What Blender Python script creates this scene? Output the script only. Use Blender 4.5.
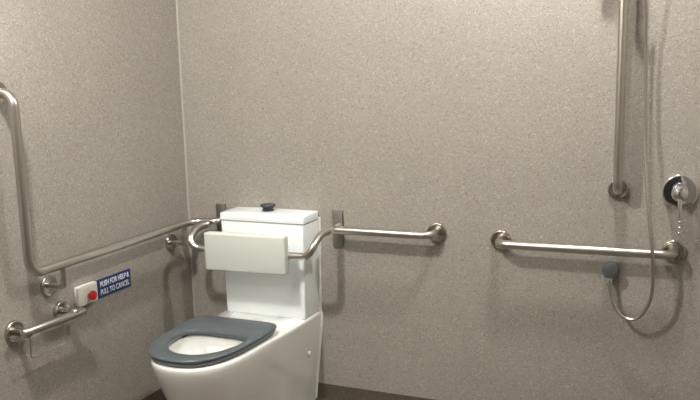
import bpy, bmesh, math
from mathutils import Vector, Matrix

# ------------------------------------------------------------------ reset
for o in list(bpy.data.objects):
    bpy.data.objects.remove(o, do_unlink=True)
scn = bpy.context.scene
COL = scn.collection
PI = math.pi

# ------------------------------------------------------------------ camera
# room frame: left wall x=0, back wall y=0 (room towards -y), floor z=0, metres
CX, CY, CZ = 2.0502, -2.9391, 1.4481
YAW, PIT, ROL, FPX = 0.40139, 0.16597, -0.02383, 779.17
cd = bpy.data.cameras.new('camera'); cam = bpy.data.objects.new('camera', cd); COL.objects.link(cam)
Fv = Vector((-math.sin(YAW) * math.cos(PIT), math.cos(YAW) * math.cos(PIT), -math.sin(PIT)))
R0 = Vector((math.cos(YAW), math.sin(YAW), 0)); U0 = R0.cross(Fv)
Rv = math.cos(ROL) * R0 + math.sin(ROL) * U0
Uv = -math.sin(ROL) * R0 + math.cos(ROL) * U0
cam.matrix_world = Matrix(((Rv.x, Uv.x, -Fv.x, CX), (Rv.y, Uv.y, -Fv.y, CY), (Rv.z, Uv.z, -Fv.z, CZ), (0, 0, 0, 1)))
cd.sensor_width = 36.0; cd.lens = FPX / 700 * 36.0; cd.clip_start = 0.02
scn.camera = cam

# ------------------------------------------------------------------ world / exposure
w = bpy.data.worlds.new('world'); scn.world = w; w.use_nodes = True
w.node_tree.nodes['Background'].inputs[0].default_value = (0.8, 0.85, 0.9, 1)
w.node_tree.nodes['Background'].inputs[1].default_value = 0.02      # closed room: no daylight
vs = scn.view_settings
vs.view_transform = 'Standard'; vs.look = 'None'; vs.gamma = 1.0; vs.use_curve_mapping = False
vs.exposure = 0.38

# room dimensions
RX, RY, RZ = 2.75, -3.55, 2.60
# ceiling lights: (x, y, watts sideways, watts down); the last is an added fill
LAMPS = [(0.62, -1.66, 60.0, 14.0), (1.78, -0.50, 2.0, 20.0), (0.75, -2.90, 17.0, 2.0)]
LAMP_COLOR = (1.0, 0.98, 0.94)

# ------------------------------------------------------------------ materials
def mat(name, color, rough=0.5, metal=0.0, coat=0.0, spec=0.5):
    m = bpy.data.materials.new(name); m.use_nodes = True
    b = m.node_tree.nodes['Principled BSDF']
    b.inputs['Base Color'].default_value = (*color, 1)
    b.inputs['Roughness'].default_value = rough
    b.inputs['Metallic'].default_value = metal
    b.inputs['Coat Weight'].default_value = coat
    b.inputs['Coat Roughness'].default_value = 0.08
    b.inputs['Specular IOR Level'].default_value = spec
    return m

def nodes(m):
    nt = m.node_tree
    return nt, nt.nodes['Principled BSDF']

def speckle(name, dark, mid, light, rough, scale, bump=0.15, spec=0.4):
    """fine mineral-chip sheet: noise grain plus pale and dark chips"""
    m = mat(name, mid, rough, spec=spec); nt, b = nodes(m)
    tc = nt.nodes.new('ShaderNodeTexCoord')
    n1 = nt.nodes.new('ShaderNodeTexNoise'); n1.inputs['Scale'].default_value = scale; n1.inputs['Detail'].default_value = 3
    n1.inputs['Roughness'].default_value = 0.7
    vo = nt.nodes.new('ShaderNodeTexVoronoi'); vo.inputs['Scale'].default_value = scale * 0.9
    nb = nt.nodes.new('ShaderNodeTexNoise'); nb.inputs['Scale'].default_value = 3.0; nb.inputs['Detail'].default_value = 2
    for n in (n1, vo, nb):
        nt.links.new(tc.outputs['Object'], n.inputs['Vector'])
    cr = nt.nodes.new('ShaderNodeValToRGB'); e = cr.color_ramp.elements
    e[0].position = 0.30; e[0].color = (*dark, 1); e[1].position = 0.72; e[1].color = (*light, 1)
    k = e.new(0.5); k.color = (*mid, 1)
    nt.links.new(n1.outputs['Fac'], cr.inputs[0])
    sp = nt.nodes.new('ShaderNodeSeparateColor'); nt.links.new(vo.outputs['Color'], sp.inputs[0])
    cr2 = nt.nodes.new('ShaderNodeValToRGB'); e = cr2.color_ramp.elements      # random brightness of each chip
    e[0].position = 0.0; e[0].color = (0.70, 0.68, 0.66, 1); e[1].position = 1.0; e[1].color = (1.32, 1.32, 1.32, 1)
    for pos, v in ((0.12, 0.95), (0.85, 1.03)):
        k = e.new(pos); k.color = (v, v, v, 1)
    nt.links.new(sp.outputs[0], cr2.inputs[0])
    mx = nt.nodes.new('ShaderNodeMix'); mx.data_type = 'RGBA'; mx.blend_type = 'MULTIPLY'; mx.inputs[0].default_value = 1.0
    nt.links.new(cr.outputs[0], mx.inputs[6]); nt.links.new(cr2.outputs[0], mx.inputs[7])
    cr3 = nt.nodes.new('ShaderNodeValToRGB'); e = cr3.color_ramp.elements      # broad faint clouding of the sheet
    e[0].position = 0.3; e[0].color = (0.96, 0.96, 0.96, 1); e[1].position = 0.7; e[1].color = (1.03, 1.03, 1.03, 1)
    nt.links.new(nb.outputs['Fac'], cr3.inputs[0])
    mx2 = nt.nodes.new('ShaderNodeMix'); mx2.data_type = 'RGBA'; mx2.blend_type = 'MULTIPLY'; mx2.inputs[0].default_value = 1.0
    nt.links.new(mx.outputs[2], mx2.inputs[6]); nt.links.new(cr3.outputs[0], mx2.inputs[7])
    nt.links.new(mx2.outputs[2], b.inputs['Base Color'])
    bp = nt.nodes.new('ShaderNodeBump'); bp.inputs['Strength'].default_value = bump; bp.inputs['Distance'].default_value = 0.002
    nt.links.new(n1.outputs['Fac'], bp.inputs['Height']); nt.links.new(bp.outputs[0], b.inputs['Normal'])
    return m

def steel(name, color, rough):
    m = mat(name, color, rough, 1.0); nt, b = nodes(m)
    tc = nt.nodes.new('ShaderNodeTexCoord')
    n = nt.nodes.new('ShaderNodeTexNoise'); n.inputs['Scale'].default_value = 160; n.inputs['Detail'].default_value = 2
    nt.links.new(tc.outputs['Object'], n.inputs['Vector'])
    mr = nt.nodes.new('ShaderNodeMapRange'); mr.inputs['To Min'].default_value = rough - 0.02; mr.inputs['To Max'].default_value = rough + 0.02
    nt.links.new(n.outputs['Fac'], mr.inputs['Value']); nt.links.new(mr.outputs[0], b.inputs['Roughness'])
    return m

M = {}
M['wall'] = speckle('wall_vinyl', (0.242, 0.220, 0.190), (0.312, 0.286, 0.249), (0.385, 0.356, 0.314), 0.42, 240)
M['floor'] = speckle('floor_vinyl', (0.060, 0.048, 0.034), (0.090, 0.074, 0.053), (0.13, 0.11, 0.085), 0.55, 220)
M['seam'] = mat('seam_weld', (0.34, 0.32, 0.285), 0.55)
M['ceiling'] = mat('ceiling_paint', (0.78, 0.77, 0.74), 0.8)
M['door'] = mat('door_laminate', (0.018, 0.02, 0.023), 0.4)
M['steel'] = steel('brushed_stainless', (0.56, 0.535, 0.49), 0.30)
M['steel_flange'] = steel('polished_stainless', (0.50, 0.475, 0.435), 0.20)
M['plate'] = steel('dull_steel_plate', (0.30, 0.285, 0.255), 0.42)
M['chrome'] = mat('chrome', (0.82, 0.83, 0.84), 0.05, 1.0)
M['ceramic'] = mat('white_ceramic', (0.83, 0.825, 0.79), 0.12, coat=0.6)
M['plastic_white'] = mat('white_plastic', (0.80, 0.84, 0.845), 0.25, coat=0.2)
M['sealant'] = mat('white_sealant', (0.85, 0.84, 0.80), 0.4)
M['seat'] = mat('slate_grey_plastic', (0.086, 0.102, 0.112), 0.30)
M['knob'] = mat('charcoal_plastic', (0.030, 0.036, 0.044), 0.35)
M['pad'] = mat('cream_vinyl_pad', (0.63, 0.645, 0.59), 0.5)
M['box'] = mat('white_button_box', (0.82, 0.80, 0.74), 0.35)
M['red'] = mat('red_button', (0.42, 0.005, 0.007), 0.4)
M['blue'] = mat('navy_sign', (0.006, 0.022, 0.130), 0.4)
M['ink'] = mat('white_lettering', (0.75, 0.80, 0.86), 0.5)
M['grey_plastic'] = mat('grey_plastic', (0.085, 0.094, 0.094), 0.5)
M['water'] = mat('bowl_water', (0.55, 0.58, 0.56), 0.03)
M['lamp_white'] = mat('lamp_trim_white', (0.85, 0.85, 0.83), 0.5)
m = mat('lamp_diffuser', (0.9, 0.9, 0.88), 0.5)
m.node_tree.nodes['Principled BSDF'].inputs['Emission Color'].default_value = (*LAMP_COLOR, 1)
m.node_tree.nodes['Principled BSDF'].inputs['Emission Strength'].default_value = 6.0
M['diffuser'] = m

# ------------------------------------------------------------------ helpers
def link(name, me, material, parent=None):
    o = bpy.data.objects.new(name, me); COL.objects.link(o)
    if material is not None:
        me.materials.clear(); me.materials.append(material)
    if parent is not None:
        o.parent = parent
    return o

def from_bm(name, bm, material, parent=None, smooth=True, angle=40):
    bmesh.ops.recalc_face_normals(bm, faces=bm.faces)
    me = bpy.data.meshes.new(name); bm.to_mesh(me); bm.free()
    if smooth:
        for p in me.polygons:
            p.use_smooth = True
        me.set_sharp_from_angle(angle=math.radians(angle))
    return link(name, me, material, parent)

def thing(name, label, cat, loc=(0, 0, 0), group=None):
    o = bpy.data.objects.new(name, None); COL.objects.link(o)
    o.empty_display_size = 0.05; o.location = loc
    o['label'] = label; o['category'] = cat
    if group:
        o['group'] = group
    bpy.context.view_layer.update()
    return o

def tag(o, label, cat, group=None):
    o['label'] = label; o['category'] = cat
    if group:
        o['group'] = group
    return o

def struct(o, label=None):
    o['kind'] = 'structure'
    if label:
        o['label'] = label
    return o

def keep(o, parent):
    """parent a mesh that was made in world coordinates"""
    o.parent = parent
    o.matrix_parent_inverse = Matrix.Translation(parent.location).inverted()
    return o

def part(name, bm, material, parent, smooth=True, angle=40):
    """mesh given in world coordinates, stored in the parent's frame"""
    root = parent; off = Vector((0, 0, 0))
    while root is not None:
        off += root.location; root = root.parent
    bmesh.ops.translate(bm, verts=bm.verts, vec=-off)
    return from_bm(name, bm, material, parent, smooth, angle)

def bm_box(x0, x1, y0, y1, z0, z1, bevel=0.0, seg=2):
    bm = bmesh.new()
    bmesh.ops.create_cube(bm, size=1.0)
    for v in bm.verts:
        v.co = Vector(((x0 + x1) / 2 + v.co.x * (x1 - x0), (y0 + y1) / 2 + v.co.y * (y1 - y0), (z0 + z1) / 2 + v.co.z * (z1 - z0)))
    if bevel:
        bmesh.ops.bevel(bm, geom=bm.edges[:], offset=bevel, segments=seg, affect='EDGES', profile=0.5)
    return bm

def loft(bm, loops, cap0=True, cap1=True):
    rings = [[bm.verts.new(p) for p in lp] for lp in loops]
    n = len(rings[0])
    for a, b in zip(rings, rings[1:]):
        for i in range(n):
            bm.faces.new((a[i], a[(i + 1) % n], b[(i + 1) % n], b[i]))
    if cap0:
        bm.faces.new(rings[0])
    if cap1:
        bm.faces.new(rings[-1])
    return rings

def lathe(axis_o, axis_d, prof, n=32):
    """profile [(radius, distance along axis)], closed at both ends"""
    bm = bmesh.new()
    d = Vector(axis_d).normalized(); o = Vector(axis_o)
    a = d.orthogonal().normalized(); b = d.cross(a)
    loops = []
    for r, t in prof:
        r = max(r, 1e-4)
        loops.append([o + d * t + a * (r * math.cos(2 * PI * i / n)) + b * (r * math.sin(2 * PI * i / n)) for i in range(n)])
    loft(bm, loops)
    return bm

def fillet(pts, radii, seg=8):
    """polyline with rounded corners"""
    out = [Vector(pts[0])]
    for i in range(1, len(pts) - 1):
        p, a, b = Vector(pts[i]), Vector(pts[i - 1]), Vector(pts[i + 1])
        r = radii[i - 1] if isinstance(radii, (list, tuple)) else radii
        u = (a - p).normalized(); v = (b - p).normalized()
        ang = u.angle(v); t = r / math.tan(ang / 2)
        t = min(t, (a - p).length * 0.98, (b - p).length * 0.98); r = t * math.tan(ang / 2)
        c = p + (u + v).normalized() * (r / math.sin(ang / 2))
        s, e = p + u * t - c, p + v * t - c
        tot = s.angle(e)
        for k in range(seg + 1):
            f = k / seg
            out.append(c + (s * math.sin((1 - f) * tot) + e * math.sin(f * tot)) / math.sin(tot))
    out.append(Vector(pts[-1]))
    return out

def catmull(pts, seg=6, closed=False):
    P = [Vector(p) for p in pts]; n = len(P); out = []
    rng = range(n if closed else n - 1)
    for i in rng:
        if closed:
            a, b, c, d = P[(i - 1) % n], P[i], P[(i + 1) % n], P[(i + 2) % n]
        else:
            a, b, c, d = P[max(i - 1, 0)], P[i], P[i + 1], P[min(i + 2, n - 1)]
        for k in range(seg):
            t = k / seg
            out.append(0.5 * ((2 * b) + (c - a) * t + (2 * a - 5 * b + 4 * c - d) * t * t + (3 * b - a - 3 * c + d) * t ** 3))
    if not closed:
        out.append(P[-1])
    return out

def tube(path, r, n=16, rfun=None):
    path = [Vector(p) for p in path]
    clean = [path[0]]
    for p in path[1:]:
        if (p - clean[-1]).length > 1e-5:
            clean.append(p)
    path = clean
    bm = bmesh.new(); loops = []
    T = (path[1] - path[0]).normalized(); N = T.orthogonal().normalized()
    for i, p in enumerate(path):
        if i == 0: t = path[1] - path[0]
        elif i == len(path) - 1: t = path[-1] - path[-2]
        else: t = (path[i + 1] - path[i]).normalized() + (path[i] - path[i - 1]).normalized()
        t.normalize()
        N = (N - t * N.dot(t)).normalized(); B = t.cross(N)
        rr = rfun(i) if rfun else r
        loops.append([p + (N * math.cos(2 * PI * k / n) + B * math.sin(2 * PI * k / n)) * rr for k in range(n)])
    loft(bm, loops)
    return bm

def flange(name, parent, o, d, R=0.040, T=0.013):
    """cover flange: low drum with rounded lip and dished face, sitting on the wall"""
    prof = [(R, 0.0), (R, T * 0.65), (R * 0.97, T * 0.9), (R * 0.90, T), (R * 0.80, T * 0.98), (R * 0.60, T * 0.85), (0.0, T * 0.85)]
    return part(name, lathe(o, d, prof, 36), M['steel_flange'], parent, True, 50)

def rrect(hx, y0, y1, z, r, cx=0.0, seg=6):
    """rounded rectangle loop in plan"""
    pts = []
    for (px, py, a0) in ((hx - r, y1 - r, 0), (-hx + r, y1 - r, 90), (-hx + r, y0 + r, 180), (hx - r, y0 + r, 270)):
        for k in range(seg + 1):
            a = math.radians(a0 + 90 * k / seg)
            pts.append(Vector((cx + px + r * math.cos(a), py + r * math.sin(a), z)))
    return pts

def offset_loop(loop, d):
    """shift a closed loop (plan view) inwards by d"""
    n = len(loop); area = 0
    for i in range(n):
        a, b = loop[i], loop[(i + 1) % n]; area += a.x * b.y - b.x * a.y
    s = 1 if area > 0 else -1
    out = []
    for i in range(n):
        a, b, c = loop[i - 1], loop[i], loop[(i + 1) % n]
        t = (b - a).normalized() + (c - b).normalized(); t.z = 0; t.normalize()
        out.append(b + Vector((-t.y, t.x, 0)) * s * d)
    return out

def set_z(loop, z):
    return [Vector((p.x, p.y, z)) for p in loop]

# ------------------------------------------------------------------ room shell
TH = 0.10
struct(from_bm('floor', bm_box(-TH, RX + TH, RY - TH, TH, -TH, 0), M['floor'], smooth=False), 'dark brown vinyl floor')
struct(from_bm('ceiling', bm_box(-TH, RX + TH, RY - TH, TH, RZ, RZ + TH), M['ceiling'], smooth=False), 'plain white painted ceiling')
struct(from_bm('wall_back', bm_box(-TH, RX + TH, 0, TH, 0, RZ), M['wall'], smooth=False), 'speckled beige wall behind the toilet and shower')
struct(from_bm('wall_left', bm_box(-TH, 0, RY, 0, 0, RZ), M['wall'], smooth=False), 'speckled beige wall with the call button')
struct(from_bm('wall_right', bm_box(RX, RX + TH, RY, 0, 0, RZ), M['wall'], smooth=False), 'speckled beige wall beyond the shower')
struct(from_bm('wall_front', bm_box(-TH, RX + TH, RY - TH, RY, 0, RZ), M['wall'], smooth=False), 'speckled beige wall opposite the toilet')

def skirting(name, a, b, nrm, h=0.089):
    """coved vinyl upstand: thin sheet turned up from the floor with a quarter-round foot"""
    a, b, nrm = Vector(a), Vector(b), Vector(nrm)
    prof = [(0.0, 0.0), (0.030, 0.0)] + [(0.003 + 0.027 * (1 - math.sin(t)), 0.027 * (1 - math.cos(t))) for t in [PI / 2 * k / 6 for k in range(1, 7)]] + [(0.003, h), (0.0, h)]
    bm = bmesh.new()
    loft(bm, [[p + nrm * d + Vector((0, 0, z)) for d, z in prof] for p in (a, b)])
    return struct(from_bm(name, bm, M['floor'], None, True, 30), 'dark brown coved vinyl skirting')
skirting('baseboard_back', (0, 0, 0), (RX, 0, 0), (0, -1, 0))
skirting('baseboard_left', (0, RY, 0), (0, 0, 0), (1, 0, 0))
skirting('baseboard_right', (RX, RY, 0), (RX, 0, 0), (-1, 0, 0))
skirting('baseboard_front', (0, RY, 0), (1.21, RY, 0), (0, 1, 0))

# invented door behind the camera, shaped for its dark reflection in the chrome
door = struct(from_bm('unseen_door_1', bm_box(1.26, 2.11, RY + 0.001, RY + 0.040, 0.01, 2.04), M['door'], smooth=False), 'unseen dark grey door added opposite the shower for the chrome reflection')
part('door_handle', tube(fillet([(1.34, RY + 0.040, 1.0), (1.34, RY + 0.085, 1.0), (1.46, RY + 0.085, 1.0)], 0.015, 6), 0.010, 12), M['steel'], door)
for x0, x1, z0, z1 in ((1.21, 1.26, 0, 2.09), (2.11, 2.16, 0, 2.09), (1.26, 2.11, 2.04, 2.09)):
    part('door_frame', bm_box(x0, x1, RY + 0.001, RY + 0.050, z0, z1), M['ceiling'], door, False)

# pale weld strip down the corner of the two walls
bm = bmesh.new()
loft(bm, [[Vector((0, -0.006, z)), Vector((0.0015, -0.004, z)), Vector((0.004, -0.0015, z)), Vector((0.006, 0, z)), Vector((0, 0, z))] for z in (0.089, RZ)])
struct(from_bm('trim_1', bm, M['seam'], smooth=False), 'pale weld strip in the corner of the walls')

# ------------------------------------------------------------------ toilet
TX = 0.455                       # centre line of the pan
DECK = 0.421
SX = 0.448                       # centre of the seat
KX = 0.4595                      # centre of the cistern
toilet = thing('toilet', 'white ceramic toilet with slate grey seat standing in the corner', 'toilet', (TX, -0.40, 0))

def half_to_loop(half, cx=None):
    """half = [(x>=0, y)] from back centre to front centre -> closed loop"""
    cx = TX if cx is None else cx
    right = [Vector((cx + x, y, 0)) for x, y in half]
    left = [Vector((cx - x, y, 0)) for x, y in reversed(half[1:-1])]
    return right + left

def resample(pts, n):
    pts = [Vector((p[0], p[1], 0)) for p in pts]
    L = [0.0]
    for a, b in zip(pts, pts[1:]):
        L.append(L[-1] + (b - a).length)
    out = []
    for k in range(n):
        t = L[-1] * k / (n - 1); j = 0
        while j < len(L) - 2 and L[j + 1] < t:
            j += 1
        f = (t - L[j]) / max(L[j + 1] - L[j], 1e-9)
        p = pts[j].lerp(pts[j + 1], f); out.append((p.x, p.y))
    return out

def pan_half(wr, wf, yf):
    """plan of the pan: flat back at the wall, straight sides, rounded nose"""
    back = [(0, -0.003), (wr * 0.5, -0.003), (wr, -0.003), (wr, -0.004)]
    sides = [(wr, -0.004 - 0.296 * k / 5) for k in range(1, 6)]
    d = yf + 0.30
    ctrl = [(wr, -0.30), (wr * 0.35 + wf * 0.65, -0.30 + d * 0.30), (wf * 0.965, -0.30 + d * 0.55), (wf * 0.85, -0.30 + d * 0.76),
            (wf * 0.60, -0.30 + d * 0.91), (wf * 0.30, -0.30 + d * 0.98), (0, yf)]
    cv = catmull([(x, y, 0) for x, y in [(-c[0], c[1]) for c in []] + ctrl], 6)
    cv = resample([(p.x, p.y) for p in cv], 28)
    return back + sides + cv[1:]

base = half_to_loop(pan_half(0.201, 0.192, -0.818))
levels = [(0.0, 0.161, 0.118, -0.640), (0.02, 0.162, 0.122, -0.650), (0.12, 0.171, 0.138, -0.690), (0.22, 0.182, 0.160, -0.740),
          (0.30, 0.191, 0.178, -0.777), (0.36, 0.197, 0.188, -0.802), (0.398, 0.200, 0.192, -0.816), (0.411, 0.201, 0.192, -0.818)]
loops = [set_z(half_to_loop(pan_half(a, b, c)), z) for z, a, b, c in levels]
loops.append(set_z(offset_loop(base, 0.0015), DECK - 0.003))
loops.append(set_z(offset_loop(base, 0.005), DECK))
NL = len(base); NH = NL // 2 + 1
hole_ctrl = [(0, -0.468), (0.075, -0.469), (0.132, -0.488), (0.150, -0.542), (0.136, -0.628), (0.102, -0.694), (0.052, -0.730), (0, -0.738)]
hole = half_to_loop(resample([(p.x, p.y) for p in catmull([(-0.075, -0.469, 0)] + [(x, y, 0) for x, y in hole_ctrl] + [(-0.052, -0.730, 0)], 6)][6:-6], NH), SX)
def bowl_loop(s, z, dy=0.0, sy=None):
    sy = s if sy is None else sy
    return [Vector((SX + (p.x - SX) * s, -0.606 + dy + (p.y + 0.606) * sy, z)) for p in hole]
loops += [set_z(offset_loop(hole, -0.010), DECK), set_z(hole, DECK - 0.006), bowl_loop(1.0, 0.398), bowl_loop(0.98, 0.380), bowl_loop(0.90, 0.345, 0.005), bowl_loop(0.72, 0.295, 0.020),
          bowl_loop(0.52, 0.255, 0.035), bowl_loop(0.40, 0.220, 0.045), bowl_loop(0.30, 0.200, 0.050)]
def rise(y):                     # the rim lifts a little from the cistern deck to the seat
    t = min(max((-y - 0.15) / 0.30, 0), 1); return 0.014 * t
for lp in loops:
    for p in lp:
        p.z += rise(p.y) * min(p.z / DECK, 1.0)
bm = bmesh.new(); loft(bm, loops)
part('pan', bm, M['ceramic'], toilet, True, 50)
bm = bmesh.new(); bm.faces.new([bm.verts.new(p) for p in bowl_loop(0.515, 0.252, 0.035)])
part('water', bm, M['water'], toilet, False)
# flush outlet ledge inside the back of the bowl
part('flush_ledge', bm_box(SX - 0.065, SX + 0.065, -0.512, -0.440, 0.345, 0.398, 0.020, 4), M['ceramic'], toilet)

# seat ring
seat_ctrl = [(0, -0.330), (0.070, -0.330), (0.138, -0.332), (0.174, -0.346), (0.190, -0.382), (0.193, -0.44), (0.190, -0.53), (0.179, -0.63),
             (0.155, -0.713), (0.110, -0.777), (0.058, -0.806), (0, -0.814)]
cv = catmull([(-0.07, -0.330, 0)] + [(x, y, 0) for x, y in seat_ctrl] + [(-0.058, -0.806, 0)], 8)[8:-8]
NS = 48
so = half_to_loop(resample([(p.x, p.y) for p in cv], NS), SX)
sh_ctrl = [(0, -0.480), (0.068, -0.481), (0.124, -0.497), (0.141, -0.540), (0.130, -0.618), (0.092, -0.684), (0.046, -0.716), (0, -0.724)]
cv = catmull([(-0.068, -0.481, 0)] + [(x, y, 0) for x, y in sh_ctrl] + [(-0.046, -0.716, 0)], 8)[8:-8]
si = half_to_loop(resample([(p.x, p.y) for p in cv], NS), SX)
def mix_loop(f, z):
    return [Vector((a.x + (b.x - a.x) * f, a.y + (b.y - a.y) * f, z)) for a, b in zip(so, si)]
bm = bmesh.new()
SB = DECK + 0.017                 # underside of the seat ring
prof = [set_z(offset_loop(so, 0.014), SB), set_z(offset_loop(so, 0.010), SB + 0.002), set_z(offset_loop(so, 0.005), SB + 0.012), set_z(offset_loop(so, 0.001), SB + 0.021), set_z(offset_loop(so, 0.0005), SB + 0.025), set_z(offset_loop(so, 0.003), SB + 0.0285), set_z(offset_loop(so, 0.008), SB + 0.030),
        mix_loop(0.42, SB + 0.030), mix_loop(0.70, SB + 0.0275), mix_loop(0.90, SB + 0.0225), mix_loop(0.975, SB + 0.018), set_z(si, SB + 0.013), set_z(offset_loop(si, -0.002), SB + 0.004), set_z(offset_loop(si, -0.006), SB)]
rings = loft(bm, prof, False, False)
n = len(so)
for i in range(n):
    bm.faces.new((rings[-1][i], rings[-1][(i + 1) % n], rings[0][(i + 1) % n], rings[0][i]))
seat = part('seat', bm, M['seat'], toilet, True, 60)
seat['label'] = 'slate grey single-flap toilet seat'
for sx in (-0.075, 0.075):
    part('hinge', bm_box(SX + sx - 0.018, SX + sx + 0.018, -0.360, -0.322, DECK + 0.010, DECK + 0.032, 0.004), M['seat'], seat)
for sx, sy in ((-0.11, -0.72), (0.11, -0.72), (-0.15, -0.50), (0.15, -0.50)):
    part('buffer', bm_box(SX + sx - 0.012, SX + sx + 0.012, sy - 0.02, sy + 0.02, DECK + 0.012, DECK + 0.019, 0.002), M['knob'], seat)

# cistern body (slight taper downwards) and lid
ZC0, ZC1, ZL1 = DECK + 0.002, 0.825, 0.861
bm = bmesh.new()
lv = [(ZC0, 0.186, -0.142), (ZC0 + 0.004, 0.189, -0.145), (0.62, 0.193, -0.146), (ZC1 - 0.003, 0.1965, -0.147), (ZC1, 0.1945, -0.145)]
loft(bm, [rrect(hx, y0, -0.003, z, 0.007, KX) for z, hx, y0 in lv])
cis = part('cistern', bm, M['plastic_white'], toilet, True, 35)
bm = bmesh.new()
lv = [(ZC1 + 0.003, 0.1965, -0.147, 0.007), (ZC1 + 0.006, 0.1995, -0.150, 0.008), (ZL1 - 0.005, 0.1995, -0.150, 0.008), (ZL1 - 0.0015, 0.1975, -0.148, 0.008), (ZL1, 0.1935, -0.144, 0.008), (ZL1 + 0.001, 0.10, -0.10, 0.008)]
loft(bm, [rrect(hx, y0, -0.003, z, r, KX) for z, hx, y0, r in lv])
lid = part('cistern_lid', bm, M['plastic_white'], toilet, True, 35)
part('lid_rebate', bm_box(TX - 0.185, TX + 0.185, -0.118, -0.006, ZC1 - 0.002, ZC1 + 0.006), M['plastic_white'], lid, False)
btn = part('flush_button', lathe((0.448, -0.062, ZL1), (0, 0, 1), [(0.027, 0), (0.027, 0.004), (0.023, 0.006), (0.023, 0.016), (0.031, 0.019), (0.0335, 0.022), (0.0335, 0.025), (0.031, 0.0285), (0.0, 0.0295)], 32), M['knob'], lid, True, 40)
btn['label'] = 'raised charcoal flush button'
# bead of sealant against the wall, fixing cap on the flank
bm = bmesh.new()
edge = [(z, TX + a) for z, a, b, c in levels] + [(DECK + 0.004, KX + 0.190), (0.62, KX + 0.194), (0.835, KX + 0.1975)]
loft(bm, [[Vector((x - 0.004, -0.0005, z)), Vector((x + 0.0085, -0.0005, z)), Vector((x + 0.0075, -0.004, z)), Vector((x - 0.004, -0.008, z))] for z, x in edge])
part('sealant_bead', bm, M['sealant'], toilet, True, 60)
part('fixing_cap', lathe((TX + 0.184, -0.105, 0.262), (1, 0, 0), [(0.012, 0), (0.012, 0.004), (0.009, 0.0085), (0, 0.009)], 16), M['plastic_white'], toilet)

# ------------------------------------------------------------------ backrest
TR = 0.016
OFF = 0.075
RAILZ = 0.797
back = thing('backrest_pad_unit', 'cream padded backrest on bent steel tube in front of cistern', 'backrest', (0.448, -0.24, 0.72))
bm = bm_box(-0.187, 0.187, -0.275, -0.232, -0.082, 0.077, 0.009, 4)
bmesh.ops.rotate(bm, verts=bm.verts, cent=(0, -0.26, 0), matrix=Matrix.Rotation(math.radians(-0.8), 3, 'Y'))
bmesh.ops.translate(bm, verts=bm.verts, vec=(0.444, 0, 0.7235))
pad = part('pad', bm, M['pad'], back, True, 50)
pad['label'] = 'cream vinyl backrest pad'
PLX = (0.178, 0.748)
path = [(0.178, -0.107, 0.797), (0.168, -0.117, 0.797), (0.159, -0.140, 0.793), (0.156, -0.18, 0.785), (0.158, -0.218, 0.765), (0.168, -0.232, 0.742), (0.190, -0.232, 0.724), (0.235, -0.230, 0.718), (0.448, -0.230, 0.718)]
right = [(0.67, -0.230, 0.717), (0.708, -0.231, 0.724), (0.726, -0.228, 0.742), (0.734, -0.216, 0.763), (0.738, -0.180, 0.786), (0.742, -0.14, 0.796), (0.751, -0.107, 0.800)]
part('support_tube', tube(catmull(path + right, 7), 0.0155, 16), M['steel'], back, True, 60)
def wall_plate(px, parent):
    part('wall_plate', bm_box(px - 0.024, px + 0.024, -0.013, -0.0005, 0.712, 0.870, 0.003), M['plate'], parent)
for px in (-0.08, 0.08):
    part('pad_clamp', bm_box(0.448 + px - 0.02, 0.448 + px + 0.02, -0.247, -0.212, 0.70, 0.736, 0.003), M['plate'], back)

# ------------------------------------------------------------------ grab rails
# corner rail: upright leg, long run along the left wall, around the corner to the plate behind the cistern
LY, LZT = -1.033, 1.400
rail = thing('grab_rail', 'long steel grab rail with upright leg, bent round the corner beside the toilet', 'grab rail', (0.0, -0.6, RAILZ))
pts = [(0.010, LY, LZT), (OFF, LY, LZT), (OFF, LY, RAILZ), (OFF, -OFF, RAILZ + 0.002), (0.200, -OFF, RAILZ + 0.006), (0.200, -0.013, RAILZ + 0.006)]
part('rail_tube', tube(fillet(pts, [0.050, 0.055, 0.055, 0.03], 10), TR, 18), M['steel'], rail, True, 60)
flange('flange', rail, (0, LY, LZT), (1, 0, 0))
wall_plate(PLX[0], rail)
for y in (-0.882, -0.150):
    br = part('bracket_arm', tube(fillet([(0.008, y, 0.715), (OFF, y, 0.715), (OFF, y, RAILZ - 0.012)], 0.018, 6), 0.0105, 12), M['steel'], rail, True, 60)
    flange('bracket_flange', br, (0, y, 0.715), (1, 0, 0), 0.038, 0.012)

def wall_rail(name, label, x0, x1, z, ends):
    t = thing(name, label, 'grab rail', ((x0 + x1) / 2, 0, z))
    pts = []; rad = []
    if 'l' in ends: pts += [(x0, -0.010, z), (x0, -OFF, z)]; rad.append(0.040)
    else: pts += [(x0, -OFF, z)]
    if 'r' in ends: pts += [(x1, -OFF, z), (x1, -0.010, z)]; rad.append(0.040)
    else: pts += [(x1, -OFF, z)]
    part('rail_tube', tube(fillet(pts, rad, 10), TR, 18), M['steel'], t, True, 60)
    if 'l' in ends: flange('flange', t, (x0, 0, z), (0, -1, 0))
    if 'r' in ends: flange('flange', t, (x1, 0, z), (0, -1, 0))
    return t
mid = wall_rail('grab_rail', 'short steel grab rail from a wall plate beside the cistern to a round flange', 0.772, 1.177, 0.799, 'r')
part('end_bracket', tube(fillet([(0.756, -0.013, 0.799), (0.756, -OFF, 0.799), (0.790, -OFF, 0.799)], 0.02, 6), TR, 16), M['steel'], mid, True, 60)
wall_plate(PLX[1], mid)
wall_rail('grab_rail', 'horizontal steel grab rail with two round flanges below the shower riser', 1.434, 2.051, 0.784, 'lr')

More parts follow.
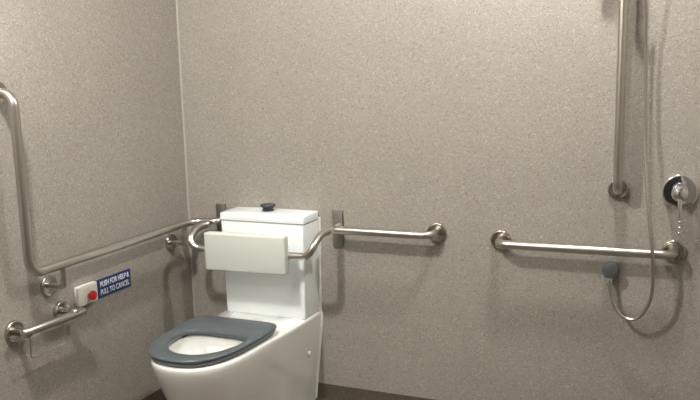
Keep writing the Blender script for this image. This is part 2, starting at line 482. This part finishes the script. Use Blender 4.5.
# vertical shower rail with slider
VX = 1.859
vr = thing('shower_rail', 'upright steel shower rail ending in a round flange above the grab rail', 'shower rail', (VX, 0, 0.999))
VT = 2.02
part('rail_tube', tube(fillet([(VX, -0.010, 0.999), (VX, -OFF, 0.999), (VX, -OFF, VT), (VX, -0.010, VT)], 0.040, 10), TR, 18), M['steel'], vr, True, 60)
flange('flange', vr, (VX, 0, 0.999), (0, -1, 0), 0.038)
flange('flange', vr, (VX, 0, VT), (0, -1, 0), 0.038)
sl = part('slider', bm_box(VX - 0.030, VX + 0.030, -OFF - 0.030, -OFF + 0.026, 1.765, 1.825, 0.008, 3), M['grey_plastic'], vr)
part('slider_knob', lathe((VX - 0.028, -OFF, 1.795), (-1, 0, 0), [(0.012, 0), (0.012, 0.012), (0.026, 0.014), (0.026, 0.046), (0.022, 0.050), (0, 0.050)], 20), M['grey_plastic'], sl)

# hand shower: head and handle sit in the slider, hose drops to the wall outlet
hs = thing('hand_shower', 'thin steel shower hose hanging in a loop in front of the grab rail', 'hand shower', (1.93, -0.10, 0.75))
handle = part('handle', tube([(1.885, -0.125, 1.755), (1.872, -0.130, 1.80), (1.852, -0.142, 1.87), (1.835, -0.160, 1.93), (1.828, -0.176, 1.962)], 0.012, 14, lambda i: (0.0105, 0.012, 0.0135, 0.014, 0.014)[i]), M['chrome'], hs, True, 60)
part('spray_head', lathe((1.832, -0.160, 1.968), (-0.12, -0.80, -0.55), [(0.0, -0.012), (0.022, -0.008), (0.042, 0.004), (0.050, 0.014), (0.050, 0.024), (0.046, 0.027), (0, 0.027)], 32), M['chrome'], hs, True, 50)
hose = [(1.887, -0.124, 1.757), (1.897, -0.120, 1.725), (1.910, -0.108, 1.702), (1.922, -0.092, 1.688), (1.930, -0.076, 1.645), (1.936, -0.052, 1.456), (1.942, -0.052, 1.257), (1.949, -0.065, 1.113), (1.966, -0.095, 0.944), (1.982, -0.111, 0.806), (1.989, -0.1, 0.697),
        (1.979, -0.085, 0.608), (1.937, -0.065, 0.539), (1.888, -0.055, 0.542), (1.855, -0.045, 0.588), (1.841, -0.040, 0.650), (1.841, -0.038, 0.682)]
hp = catmull(hose, 28)
# fine corrugation of the spiral hose
part('hose', tube(hp, 0.006, 10, lambda i: 0.0064 if i % 2 else 0.0057), M['steel'], hs, True, 80)
part('hose_nut', lathe((1.841, -0.038, 0.650), (0, 0, 1), [(0.0075, 0), (0.0095, 0.004), (0.0095, 0.026), (0.0085, 0.028), (0, 0.028)], 16), M['chrome'], hs)
out = thing('wall_outlet', 'round grey shower hose outlet on the wall below the grab rail', 'wall outlet', (1.842, 0, 0.703))
part('cover', lathe((1.842, -0.0005, 0.703), (0, -1, 0), [(0.029, 0), (0.029, 0.042), (0.027, 0.047), (0.022, 0.049), (0, 0.0495)], 36), M['grey_plastic'], out)
part('outlet_stub', lathe((1.841, -0.038, 0.690), (0, 0, -1), [(0.010, 0), (0.010, 0.014), (0, 0.014)], 16), M['chrome'], out)

# ------------------------------------------------------------------ mixer tap
mx = thing('mixer_tap', 'round chrome shower mixer with a thin lever hanging down', 'mixer tap', (2.063, 0, 0.998))
part('cover_plate', lathe((2.063, -0.0005, 0.998), (0, -1, 0), [(0.060, 0), (0.060, 0.005), (0.058, 0.0080), (0.0562, 0.0090), (0.054, 0.0093), (0.040, 0.0096), (0.020, 0.0098), (0.0, 0.0098)], 48), M['chrome'], mx, True, 25)
hub = part('hub', lathe((2.063, -0.010, 0.998), (0, -1, 0), [(0.027, 0), (0.027, 0.026), (0.0245, 0.030), (0.0245, 0.033), (0.0275, 0.036), (0.0275, 0.050), (0.022, 0.060), (0.010, 0.0645), (0, 0.065)], 32), M['chrome'], mx, True, 35)
lev = part('lever', tube([(2.064, -0.058, 0.995), (2.065, -0.068, 0.965), (2.066, -0.070, 0.935), (2.066, -0.071, 0.900), (2.066, -0.072, 0.862)], 0.004, 12, lambda i: (0.011, 0.008, 0.0042, 0.0038, 0.0035)[i]), M['chrome'], mx, True, 70)
for z in (0.902, 0.882, 0.862):
    part('lever_bead', lathe((2.066, -0.0715, z), (0, 0, -1), [(0.0, -0.007), (0.005, -0.005), (0.0068, 0), (0.005, 0.005), (0, 0.007)], 14), M['chrome'], lev, True, 80)

# ------------------------------------------------------------------ call button and sign
cb = thing('call_button', 'white wall box with a red call push button beside navy sign', 'call button', (0, -0.69, 0.63))
part('box', bm_box(0.0005, 0.022, -0.760, -0.657, 0.598, 0.672, 0.003, 2), M['box'], cb)
part('plate', bm_box(0.022, 0.0245, -0.728, -0.662, 0.604, 0.666, 0.001, 1), M['box'], cb)
part('push_button', lathe((0.0242, -0.702, 0.630), (1, 0, 0), [(0.010, 0), (0.010, 0.006), (0.017, 0.008), (0.0185, 0.012), (0.0175, 0.018), (0.011, 0.021), (0, 0.022)], 28), M['red'], cb, True, 50)['label'] = 'red mushroom push button'
sg = thing('wall_sign', 'navy wall sign with two lines of white lettering', 'sign', (0, -0.533, 0.63))
part('sign_plate', bm_box(0.0005, 0.0035, -0.645, -0.438, 0.593, 0.667), M['blue'], sg, False)
for txt, z in (('PUSH FOR HELP &', 0.6365), ('PULL TO CANCEL', 0.6045)):
    cu = bpy.data.curves.new('lettering', 'FONT'); cu.body = txt; cu.size = 0.030; cu.align_x = 'LEFT'; cu.extrude = 0.0003; cu.offset = 0.0006
    to = bpy.data.objects.new('lettering', cu); COL.objects.link(to)
    bpy.context.view_layer.update()
    dg = bpy.context.evaluated_depsgraph_get()
    me = bpy.data.meshes.new_from_object(to.evaluated_get(dg))
    bpy.data.objects.remove(to, do_unlink=True)
    xs = [v.co.x for v in me.vertices]; x0, x1 = min(xs), max(xs); k = 0.172 / (x1 - x0)
    for v in me.vertices:
        v.co = Vector((0.0040 + v.co.z, -0.620 + (v.co.x - x0) * k + 0.533, z + v.co.y - 0.63))
    link('lettering', me, M['ink'], sg)

# ------------------------------------------------------------------ toilet roll holder
tp = thing('toilet_roll_holder', 'empty steel toilet roll bar on two flanges with a hanging wire loop', 'toilet roll holder', (0, -0.945, 0.602))
for y, z in ((-1.056, 0.600), (-0.832, 0.606)):
    p = part('post', lathe((0.006, y, z), (1, 0, 0), [(0.013, 0), (0.013, 0.040), (0.015, 0.050), (0.015, 0.066), (0.010, 0.072), (0, 0.073)], 20), M['steel_flange'], tp, True, 45)
    flange('flange', p, (0, y, z), (1, 0, 0), 0.038, 0.013)
part('bar', lathe((0.066, -1.078, 0.606), (0, 1, -0.028), [(0.012, 0), (0.0145, 0.003), (0.0145, 0.289), (0.012, 0.293), (0, 0.2935)], 20), M['steel'], tp, True, 45)
part('wire_loop', tube(fillet([(0.070, -1.052, 0.600), (0.070, -1.056, 0.512), (0.070, -0.895, 0.512), (0.070, -0.890, 0.600)], 0.008, 5), 0.0022, 8), M['steel'], tp, True, 70)

# ------------------------------------------------------------------ ceiling lights
# opal dome fittings: the flat of the dome throws light down, its rim throws some sideways
for i, (x, y, wside, wdown) in enumerate(LAMPS):
    lab = ['small round opal ceiling light between toilet and left wall', 'small round opal ceiling light above the shower', 'unseen fill light added near the front wall as a round opal fitting'][i]
    dl = thing('ceiling_light', lab, 'ceiling light', (x, y, RZ), 'opal ceiling lights')
    part('base_ring', lathe((x, y, RZ), (0, 0, -1), [(0.075, 0), (0.075, 0.012), (0.066, 0.018), (0, 0.018)], 40), M['lamp_white'], dl, True, 40)
    part('dome', lathe((x, y, RZ - 0.018), (0, 0, -1), [(0.060, 0), (0.058, 0.008), (0.052, 0.014), (0.040, 0.018), (0, 0.020)], 32), M['diffuser'], dl, True, 80)
    for kind, wt, dz in (('POINT', wside, -0.110), ('AREA', wdown, -0.042)):
        ld = bpy.data.lights.new('lamp', kind); ld.energy = wt; ld.color = LAMP_COLOR
        if kind == 'POINT': ld.shadow_soft_size = 0.055
        else: ld.shape = 'DISK'; ld.size = 0.10
        lo = bpy.data.objects.new('lamp', ld); COL.objects.link(lo); lo.parent = dl; lo.location = (0, 0, dz)
